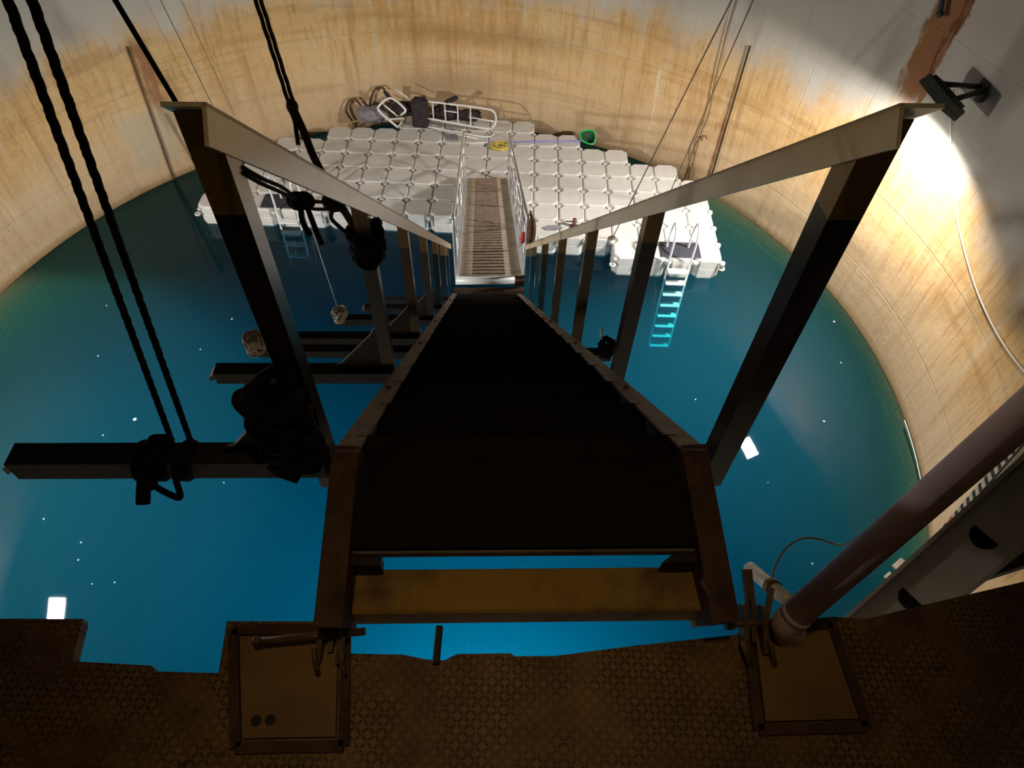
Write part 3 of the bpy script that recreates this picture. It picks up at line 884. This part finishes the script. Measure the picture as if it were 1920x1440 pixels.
# second ladder with hooped handles at the left
t = thing('hooped_frame', on_z(745, 245, ZD), 'white tubular frame with hooped handles at the left of the gear pile', 'frame')
Bp = [on_z(x, y, z) for x, y, z in ((745, 238, ZD + .05), (711, 208, ZD + .35), (713, 196, ZD + .48), (727, 185, ZD + .56), (740, 187, ZD + .56), (760, 206, ZD + .42), (752, 215, ZD + .3))]
mb = MB(); mb.tube(smooth_path(Bp, 6), .024, 10); mb.build('hoop', M['white_tube'], t)
Bq = [on_z(x, y, z) for x, y, z in ((716, 183, ZD + .45), (720, 197, ZD + .40), (746, 218, ZD + .22))]
mb = MB(); mb.tube(Bq, .020, 8); mb.build('stay', M['white_tube'], t)
Br = [on_z(x, y, z) for x, y, z in ((745, 240, ZD + .04), (758, 222, ZD + .2), (722, 224, ZD + .2))]
mb = MB(); mb.tube(Br, .020, 8); mb.build('foot', M['white_tube'], t)
mb = MB(); mb.tube([on_z(740, 166, ZD + .75), on_z(765, 184, ZD + .6)], .014, 8); mb.build('rod', M['white_tube'], t)
# black cloth bundle
c = on_z(788, 212, ZD + .28); mb = MB(); mb.ball(c + V((0, 0, 0)), .30, 20, (.62, .42, 1.10), jit=.07, e=.45)
mb.ball(c + V((-.34, .12, .02)), .22, 14, (1.5, .7, .7), jit=.10)
tag(mb.build('black_tarp', M['black_cloth']), 'black cloth bundle draped between the two white frames', 'tarp')
# dark gear inside the long ladder
c = on_z(845, 218, ZD + .2); mb = MB()
mb.ball(c + V((-.15, .15, 0)), .17, 14, (1.7, .7, .9), jit=.2, e=.7); mb.ball(c + V((.38, .12, -.03)), .14, 14, (2.0, .8, .8), jit=.2, e=.7)
tag(mb.build('gear_bag', M['black_cloth']), 'low dark gear bag lying behind the long white ladder', 'bag')
p0, p1 = on_z(836, 192, ZD + .55), on_z(858, 182, ZD + .62)
mb = MB(); mb.bar(p0, p1, .10, .08, bev=.02); 
mb.cyl(p0, on_z(825, 205, ZD + .3), .035, 10)
tag(mb.build('dark_paddle', M['black_cloth']), 'dark blade sticking up behind the long white ladder', 'paddle')
c = on_z(848, 255, ZD + .01); mb = MB()
mb.prism([on_z(x, y, ZD + .01) for x, y in ((832, 245), (850, 243), (861, 264), (842, 263))], (0, 0, .025))
tag(mb.build('swim_fin', M['grey_cloth']), 'flat grey fin lying on the dock in front of the long ladder', 'fin')
# grey sheet and brown hose loops at the pile's left end
c = on_z(695, 215, ZD + .16); mb = MB(); mb.ball(c + V((.05, .02, 0)), .20, 18, (1.6, .8, .8), jit=.25, e=.8)
tag(mb.build('grey_sheet', M['grey_cloth']), 'crumpled grey sheet left of the white hooped frame', 'sheet')
for (pts, lab) in ((((660, 226), (649, 208), (654, 190), (664, 185), (672, 192), (681, 203), (690, 206)), 'brown hose loop leaning on the wall at the pile left end'),
                   (((694, 200), (695, 186), (703, 168), (713, 163), (722, 169)), 'second brown hose loop rising behind the white hooped frame')):
    q = [on_wall(x, y, .10 + .03 * k % .05) for k, (x, y) in enumerate(pts)]
    mb = MB(); mb.tube(smooth_path(q, 6), .026, 10)
    tag(mb.build('hose_loop', M['brown_hose']), lab, 'hose')
p0, p1 = on_z(722, 172, ZD + .7), on_z(735, 190, ZD + .4)
mb = MB(); mb.bar(p0, p1, .12, .06, bev=.02)
tag(mb.build('dark_strap', M['black_cloth']), 'dark strap hanging at the top of the hooped frame', 'strap')

# ------------------------------------------------------------------ ropes
ZC = ZT - .06
def up_to_ceiling(a, b):
    """line a -> b carried on up to the ceiling"""
    d = b - a; k = (ZC - a.z) / d.z
    return a + d * k
def rope_line(name, label, cat, pts, r, mat, group=None, pitch=None):
    mb = MB()
    for a, b2 in zip(pts, pts[1:]):
        if pitch: mb.rope(a, b2, r, pitch)
        else: mb.tube([a, b2], r, 8)
    return tag(mb.build(name, M[mat]), label, cat, group)
# two heavy ropes down to the first outrigger
zb = S(-.8, 0, 0).z - .005
for k, (x0, x1, lab) in enumerate(((15, 322, 'left one of two heavy black ropes dropping to the nearest outrigger, with a hanging tail'), (60, 357, 'right one of two heavy black ropes dropping to the nearest outrigger'))):
    a = on_y(x1, 826, .872); b2 = at_depth(x0, 0, .86)
    t = thing('heavy_rope', a, lab, 'rope')
    mb = MB(); mb.rope(a, up_to_ceiling(a, b2), .0066, .0105); mb.build('fall', M['black_rope'], t)
    mb = MB(); bc = S(0, 0, -.035)
    for q in range(4 if k == 0 else 2):
        cx = a.x + (-.012 * q if k == 0 else .010 * q) + (.0 if q < 3 else -.02)
        yy = bc.y + (cx - bc.x) * .05
        pts = [(cx + .006 * math.sin(t_ * 2 * PI), yy + .042 * math.cos(t_ * 2 * PI) * (1.0 if abs(math.cos(t_ * 2 * PI)) < .7 else .95), bc.z + .043 * math.sin(t_ * 2 * PI)) for t_ in [i / 18 for i in range(18)]]
        mb.tube(pts, .010, 8, closed=True)
    ht = mb.build('hitch', M['black_rope'], t)
    if k == 0:
        mb = MB()
        P_ = lambda x, y, dep=1.57: at_depth(x, y, dep)
        mb.tube(smooth_path([P_(292, 822), P_(285, 850), P_(275, 880), P_(270, 905), P_(268, 945)], 5), [.016] * 4 + [.019] * 8 + [.016] * 9, 10)
        for q in range(4): 
            c0 = P_(272 + q * 2, 886 + q * 7); mb.ball(c0, .021, 10, (1.1, 1, .7))
        mb.build('knot', M['black_rope'], t)
        mb = MB(); mb.tube(smooth_path([P_(326, 878), P_(330, 900), P_(338, 927), P_(334, 933), P_(312, 924), P_(284, 908)], 5), .0075, 8); mb.build('loop', M['black_rope'], ht)
        mb = MB()
        for q in range(3): mb.ball(P_(292 + q * 8, 826), .017, 10, (1.2, 1, .8))
        mb.build('turns', M['black_rope'], ht)
# cable to the tip of the left handrail
a = HR(-.49, .0, -.003); b2 = at_depth(216, 0, .82)
rope_line('steel_cable', 'dark steel cable dropping to the upper end of the left handrail', 'cable', [a, up_to_ceiling(a, b2)], .0035, 'black_rope')
# doubled strap to the second left post
pt = S(-.472, .95, .70)
a = pt + V((-.03, 0, .02)); m1 = at_depth(548, 200, 2.15); m0 = at_depth(484, 0, 2.0)
t = thing('brown_strap', a, 'doubled brown webbing strap dropping behind the left handrail to its second post', 'strap')
e = up_to_ceiling(m1, m0); sd = V((.008, 0, 0))
mb = MB(); mb.rope(m1 - sd, e - sd, .0062, .02); mb.rope(m1 + sd, e + sd, .0062, .02); mb.build('fall', M['brown_strap'], t)
mb = MB(); mb.tube(smooth_path([m1, at_depth(570, 248, 2.15), at_depth(596, 310, 2.16), a]), .0125, 10); mb.build('tail_end', M['brown_strap'], t)
mb = MB(); mb.ball(m1, .020, 10, (1, 1, 1.2)); mb.tube(smooth_path([m1 + V((-.012, 0, 0)), at_depth(552, 225, 2.15), at_depth(556, 250, 2.15), at_depth(559, 271, 2.15)]), .007, 8); mb.build('hook', M['brown_strap'], t)
# black rope lashing on the second left post, with bungee cords to the near post
c = S(-.472, .95, .655)
mb = MB()
pts = []
for k in range(64):
    a = k * .75; r = .049 + .009 * math.sin(k * 1.7)
    pts.append(c + SU * (r * math.cos(a)) + SV * (r * math.sin(a)) + V((0, 0, .065 - .13 * k / 64 + .012 * math.sin(k * 2.3))))
mb.tube(smooth_path(pts, 3), .011, 8)
for q in range(6): mb.ball(c + SU * random.uniform(-.05, .05) + SV * -.04 + V((0, 0, random.uniform(-.055, .05))), .020, 8, jit=.2)
tag(mb.build('rope_lashing', M['black_rope']), 'black rope lashing bunched around the top of the second left post', 'rope')
t = thing('bungee_cord', at_depth(590, 380, 1.75), 'pair of knotted black cords strung between the first two left posts', 'cord')
K = lambda x, y, d: at_depth(x, y, d)
n0 = K(470, 325, 1.10)
mb = MB()
for (dx, dy) in ((0, 0), (0, 10)):
    mb.tube(smooth_path([K(455, 314 + dy, 1.03), K(490, 334 + dy, 1.12), K(530, 352 + dy, 1.3), K(556, 372 + dy * .4, 1.55)]), .0038, 8)
    mb.tube(smooth_path([K(566, 375 + dy, 1.6), K(590, 378 + dy * 1.4, 1.72), K(618, 379 + dy * 1.3, 1.86)]), .0048, 8)
mb.tube(smooth_path([K(626, 382, 1.9), K(642, 396, 1.98), K(655, 405, 2.04)]), .007, 8)
mb.tube(smooth_path([K(626, 388, 1.9), K(621, 408, 1.95), K(636, 425, 2.0), K(652, 438, 2.04)]), .006, 8)
mb.build('cord', M['black_rope'], t)
for (x, y, d, r) in ((558, 377, 1.56, .019), (571, 376, 1.6, .018), (624, 380, 1.88, .024)):
    mb = MB(); mb.ball(K(x, y, d), r, 10, jit=.1); mb.tube([K(x, y, d) + V((r * math.cos(a), 0, r * math.sin(a))) for a in [2 * PI * i / 12 for i in range(12)]], .008, 6, closed=True)
    mb.build('knot', M['black_rope'], t)
for pts in (((564, 385, 1.58), (566, 410, 1.56), (574, 430, 1.55), (582, 440, 1.55)), ((574, 384, 1.6), (586, 415, 1.58), (594, 436, 1.57), (604, 458, 1.57))):
    mb = MB(); mb.tube(smooth_path([K(*q) for q in pts]), .0065, 8); mb.build('tail', M['black_rope'], t)
# big rope coil hung at the foot of the nearest left post
c = S(-.52, -.02, .13)
t = thing('rope_coil', c - V((0, 0, .15)), 'black rope coil bunched at the foot of the nearest left post', 'rope')
mb = MB(); pts = []
for k in range(90):
    a = k * .62
    pts.append(c + SU * ((.050 + .016 * math.sin(k * .9)) * math.cos(a)) + SV * (.045 * math.sin(a)) + V((0, 0, .13 - .30 * k / 90 + .02 * math.sin(k * 1.3))))
mb.tube(smooth_path(pts, 3), .014, 8); mb.build('coil', M['black_rope'], t)
for (a, b2) in (((505, 730, 1.5), (481, 745, 1.5)), ((508, 748, 1.5), (494, 760, 1.5)), ((515, 782, 1.55), (492, 790, 1.55))):
    mb = MB(); mb.tube([K(*a), K(*b2)], [.014, .008], 8); mb.build('rope_end', M['black_rope'], t)
mb = MB(); mb.tube(smooth_path([S(-.455, -.035, .16), S(-.447, -.04, .10), S(-.445, -.04, .02), S(-.45, -.035, -.06)]), .010, 8); mb.build('side_strand', M['black_rope'], t)
# pale rope knots on the beams
def knot(name, c, label, mat, r=.05, seed=1):
    rnd = random.Random(seed); mb = MB(); pts = []
    for k in range(54):
        a = k * 1.1
        pts.append(c + V((r * .75 * math.cos(a) + rnd.uniform(-.01, .01), r * .7 * math.sin(a), -r + 2.0 * r * rnd.random())))
    mb.tube(smooth_path(pts, 4), r * .13, 7)
    return tag(mb.build(name, M[mat]), label, 'rope')
knot('rope_knot', V((-1.45, 2.48, 5.76)), 'pale rope knot on the left end of the cross beam behind the nearest post', 'pale_rope', .065, 2)
oe = S(-1.165, 2.79, 0.02)
knot('rope_knot', oe, 'pale rope knot tied to the left end of the fourth outrigger', 'pale_rope', .06, 3)
knot('rope_knot', V((.53, 2.56, 5.75)), 'dark rope knot on the right end of the cross beam beside the stair', 'black_rope', .055, 4)
q0 = V((.50, 2.55, 5.73)); q1 = on_y(1128, 614, 2.6)
rope_line('pale_line', 'short pale rope end sticking up at the right end of the cross beam', 'rope', [q0, q1], .006, 'white_cord')
q1 = on_z(535, 448, .30)
rope_line('pale_line', 'thin pale line from the left boarding ladder to the fourth outrigger', 'line', [oe, V((-4.05, 10.45, .36))], .004, 'pale_cord')
# thin mooring lines from above to the right dock
for (x0, px, lab) in ((1372, (1148, 447, 3, 7), 'thin dark mooring line ending at the right dock front corner'), (1412, (1246, 385, 4, 6), 'thin dark mooring line ending in the middle of the right dock')):
    b_ = on_z(px[0], px[1], ZD + .0); far = at_depth(x0, 0, 7.6 if x0 < 1400 else 8.2)
    t = thing('mooring_line', b_, lab, 'line')
    mb = MB(); e = up_to_ceiling(b_, far); mb.tube([b_, e], .009, 6); mb.build('line', M['thin_cord'], t)
    mb = MB(); mb.tube([b_ + V((.05 * math.cos(a), .05 * math.sin(a), .02)) for a in [2 * PI * i / 10 for i in range(10)]], .012, 6, closed=True)
    mb.ball(b_ + V((0, 0, .03)), .03, 8); mb.build('knot', M['thin_cord'], t)
# hung brown rope with hook on the right wall
t = thing('wall_rope', on_wall(1292, 335, .03), 'thin brown rope with a hooked loop hanging against the right of the far wall', 'rope')
mb = MB(); mb.tube(smooth_path([on_wall(x, y, .04) for x, y in ((1400, -60), (1368, 40), (1341, 150), (1328, 215), (1312, 255), (1303, 290), (1290, 335))]), .010, 6); mb.build('rope', M['thin_cord'], t)
mb = MB(); mb.tube(smooth_path([on_wall(x, y, .06) for x, y in ((1301, 300), (1303, 275), (1312, 258), (1322, 255), (1326, 262))]), .012, 6); mb.build('hook', M['thin_cord'], t)
mb = MB(); mb.tube(smooth_path([on_wall(x, y, .05) for x, y in ((1299, 305), (1301, 318), (1298, 333))]), .010, 6); mb.build('loose_end', M['thin_cord'], t)
# black cable down the right wall, ends above
mb = MB(); mb.tube([cyl(.787, 3.08, .035), cyl(.787, -.6, .035)], .014, 10)
tag(mb.build('wall_cable', M['black_rope']), 'straight black cable on the right wall beside a rust streak', 'cable')
# cable on the left wall down into the water
mb = MB(); mb.tube([cyl(2.378, 2.7, .03), cyl(2.392, .9, .03), cyl(2.400, .02, .03), cyl(2.405, -2.5, .03)], .018, 8)
tag(mb.build('wall_cable', M['rusty_steel']), 'rusty cable on the left wall running down into the water', 'cable')
mb = MB(); mb.tube([cyl(2.355, 1.35, .03), cyl(2.330, -.05, .03)], .008, 6)
tag(mb.build('wall_wire', M['thin_cord']), 'fine brown wire on the left wall ending at the waterline', 'wire')
a = HR(-.455, .02, .0); b2 = at_depth(300, 0, .9)
mb = MB(); q0, q1 = on_wall(296, -10, .3), on_wall(412, 225, .3); mb.tube([q0, q1], .008, 6)
tag(mb.build('wall_wire', M['thin_cord']), 'fine wire crossing the upper left wall behind the handrail end', 'wire')

# ------------------------------------------------------------------ flood lights
def flood(pos, label, power, tilt=LAMP_TILT, aim=0.0, spread=LAMP_SPREAD):
    """head hung on a bracket from the wall, glass facing down and out over the water"""
    rad = V((SCX - pos.x, SCY - pos.y, 0)).normalized(); tg = V((-rad.y, rad.x, 0))
    fwd = (rad * math.sin(tilt) - V((0, 0, 1)) * math.cos(tilt)).normalized()
    fwd = (fwd * math.cos(aim) - tg * math.sin(aim)).normalized()
    sd = (tg - fwd * tg.dot(fwd)).normalized(); up2 = sd.cross(fwd).normalized()
    back = cyl(math.atan2(pos.y - SCY, pos.x - SCX), pos.z + .08)
    t = thing('flood_light', back, label, 'lamp', 'flood lights on the silo wall')
    mb = MB(); mb.box(pos - fwd * .06, (.62, .34, .10), (sd, up2, fwd), bev=.015)
    for k in range(9): mb.box(pos - fwd * .125 + sd * (-.24 + .06 * k), (.012, .28, .04), (sd, up2, fwd))
    for sg in (-1, 1):      # raised rim round the glass
        mb.box(pos + up2 * (sg * .160) + fwd * .012, (.62, .020, .06), (sd, up2, fwd)); mb.box(pos + sd * (sg * .30) + fwd * .012, (.020, .34, .06), (sd, up2, fwd))
    hs = mb.build('housing', M['lamp_body'], t)
    mb = MB(); mb.box(pos - fwd * .004, (.50, .26, .006), (sd, up2, fwd)); mb.build('glass', M['lamp_glass'], hs)
    mb = MB()
    wp = back + rad * .02
    mb.box(wp, (.16, .03, .20), (tg, rad, V((0, 0, 1))))
    for sg in (-1, 1):
        mb.tube([wp + tg * (.05 * sg), pos + sd * (.16 * sg) - fwd * .12], .036, 8)
    bk = mb.build('bracket', M['lamp_body'], t)
    mb = MB(); mb.box(wp + tg * .10 + V((0, 0, -.05)) + rad * .06, (.09, .10, .13), (tg, rad, V((0, 0, 1))), bev=.01); mb.build('gear_box', M['lamp_body'], bk)
    ld = bpy.data.lights.new('flood_lamp', 'AREA'); ld.shape = 'RECTANGLE'; ld.size = .50; ld.size_y = .26
    ld.energy = LAMP_W * power; ld.color = LAMP_COL; ld.spread = spread
    lo = bpy.data.objects.new('flood_lamp', ld); COL.objects.link(lo)
    zax = -fwd
    mt = Matrix((( sd.x, up2.x, zax.x, 0), (sd.y, up2.y, zax.y, 0), (sd.z, up2.z, zax.z, 0), (0, 0, 0, 1)))
    lo.matrix_world = mt
    lo.parent = t; lo.location = pos + fwd * .004 - WORLD[t.name]
    return t
flood(LAMP_R, 'black flood light on a bracket at the upper right wall', .94, R_(31), LAMP_AIM, R_(150))
flood(LAMP_L, 'black flood light on the left wall, seen only as its glare in the water', 1.22)
# added fill lamp under water, out of view, brightening the pool
rad = V((SCX - UNDER.x, SCY - UNDER.y, 0)).normalized(); fwd = (rad * math.cos(R_(34)) - V((0, 0, 1)) * math.sin(R_(34))).normalized()
t = thing('water_fill_light', UNDER - rad * .2, 'added pool lamp, out of view below the platform, brightening the water', 'lamp')
mb = MB(); mb.tube([UNDER - fwd * .22, UNDER - fwd * .05, UNDER], [.10, .19, .20], 20); mb.build('housing', M['lamp_body'], t)
mb = MB(); mb.tube([UNDER, UNDER + fwd * .012], [.17, .16], 20); mb.build('glass', M['lamp_glass'], t)
ld = bpy.data.lights.new('water_fill_lamp', 'AREA'); ld.shape = 'DISK'; ld.size = .3; ld.spread = R_(135); ld.energy = UNDER_W; ld.color = (.85, .97, 1.0)
lo = bpy.data.objects.new('water_fill_lamp', ld); COL.objects.link(lo)
lo.rotation_euler = fwd.to_track_quat('-Z', 'Y').to_euler(); lo.parent = t; lo.location = UNDER + fwd * .02 - WORLD[t.name]
# added fill lamp, shaped as a caged bulkhead, out of view, brightening the platform
bp = V((-.02, .35, ZT - .05))
t = thing('platform_fill_light', bp, 'added warm ceiling lamp, out of view, brightening the platform', 'lamp')
mb = MB(); mb.tube([bp, bp - V((0, 0, .05))], [.13, .12], 20); mb.build('base', M['lamp_body'], t)
mb = MB(); mb.ball(bp - V((0, 0, .07)), .085, 16, (1, 1, .8)); mb.build('glass', M['warm_fill_glass'], t)
mb = MB()
for k in range(3):
    a = PI * k / 3
    mb.tube([bp + V((.115 * math.cos(a) * math.cos(q), .115 * math.sin(a) * math.cos(q), -.05 - .11 * math.sin(q))) for q in [PI * i / 12 for i in range(13)]], .005, 6)
mb.build('cage', M['lamp_body'], t)
ld = bpy.data.lights.new('platform_fill_lamp', 'AREA'); ld.shape = 'DISK'; ld.size = .2; ld.spread = R_(40); ld.energy = WARM_W; ld.color = WARM_COL
lo = bpy.data.objects.new('platform_fill_lamp', ld); COL.objects.link(lo); lo.parent = t; lo.location = (0, 0, -.18)
# its white cord down the wall
cd = [on_wall(x, y, .03) for x, y in ((1786, 168), (1782, 215), (1784, 300), (1790, 380), (1803, 450), (1828, 535), (1858, 605), (1895, 665), (1935, 712))]
mb = MB(); mb.tube(smooth_path(cd, 6), .010, 6)
tag(mb.build('lamp_cord', M['white_cord']), 'thin pale cord curving down the wall from the right flood light', 'cord')
p0, p1 = on_wall(1772, -30, .12), on_wall(1762, 26, .12)
mb = MB(); mb.tube([p0, p1], .035, 10); mb.ball(p1, .05, 10)
tag(mb.build('hanging_plug', M['black_rubber']), 'black plug hanging on the rust strip at the top right edge', 'plug')

# ------------------------------------------------------------------ specks and scraps on the water
mb = MB()
for (x, y, r) in ((82, 973, .02), (152, 1017, .02), (147, 1050, .018), (215, 1092, .018), (173, 1095, .015), (253, 786, .045), (184, 667, .022), (200, 573, .02), (435, 598, .028), (193, 816, .02), (1564, 603, .03), (1577, 680, .022), (1545, 790, .03), (1304, 749, .02), (1523, 1057, .02), (420, 905, .016), (376, 655, .02), (1440, 905, .012)):
    c = on_z(x, y, .004); mb.ball(c, r * .62, 8, (1, 1, .25), jit=.2)
tag(mb.build('floating_specks', M['foam']), 'tiny pale specks floating on the blue water', 'specks', kind='stuff')
for k, (x, y, s_) in enumerate(((1690, 1062, .16), (1668, 1082, .10))):
    c = on_z(x, y, .02); mb = MB(); mb.box(c, (s_ * 1.3, s_, .03), (V((.8, .6, 0)), V((-.6, .8, 0)), V((0, 0, 1))), bev=.008)
    tag(mb.build('board_scrap', M['tray_pale']), ('larger', 'smaller')[k] + ' pale board scrap floating at the right waterline', 'scrap')
pts = [on_wall(x, y, .03) for x, y in ((1701, 782), (1710, 805), (1718, 835), (1726, 865), (1733, 895))]
mb = MB(); mb.tube(smooth_path([V((p.x, p.y, .012)) for p in pts], 5), .008, 6)
tag(mb.build('scum_line', M['foam']), 'thin pale scum line on the water against the right wall', 'scum', kind='stuff')
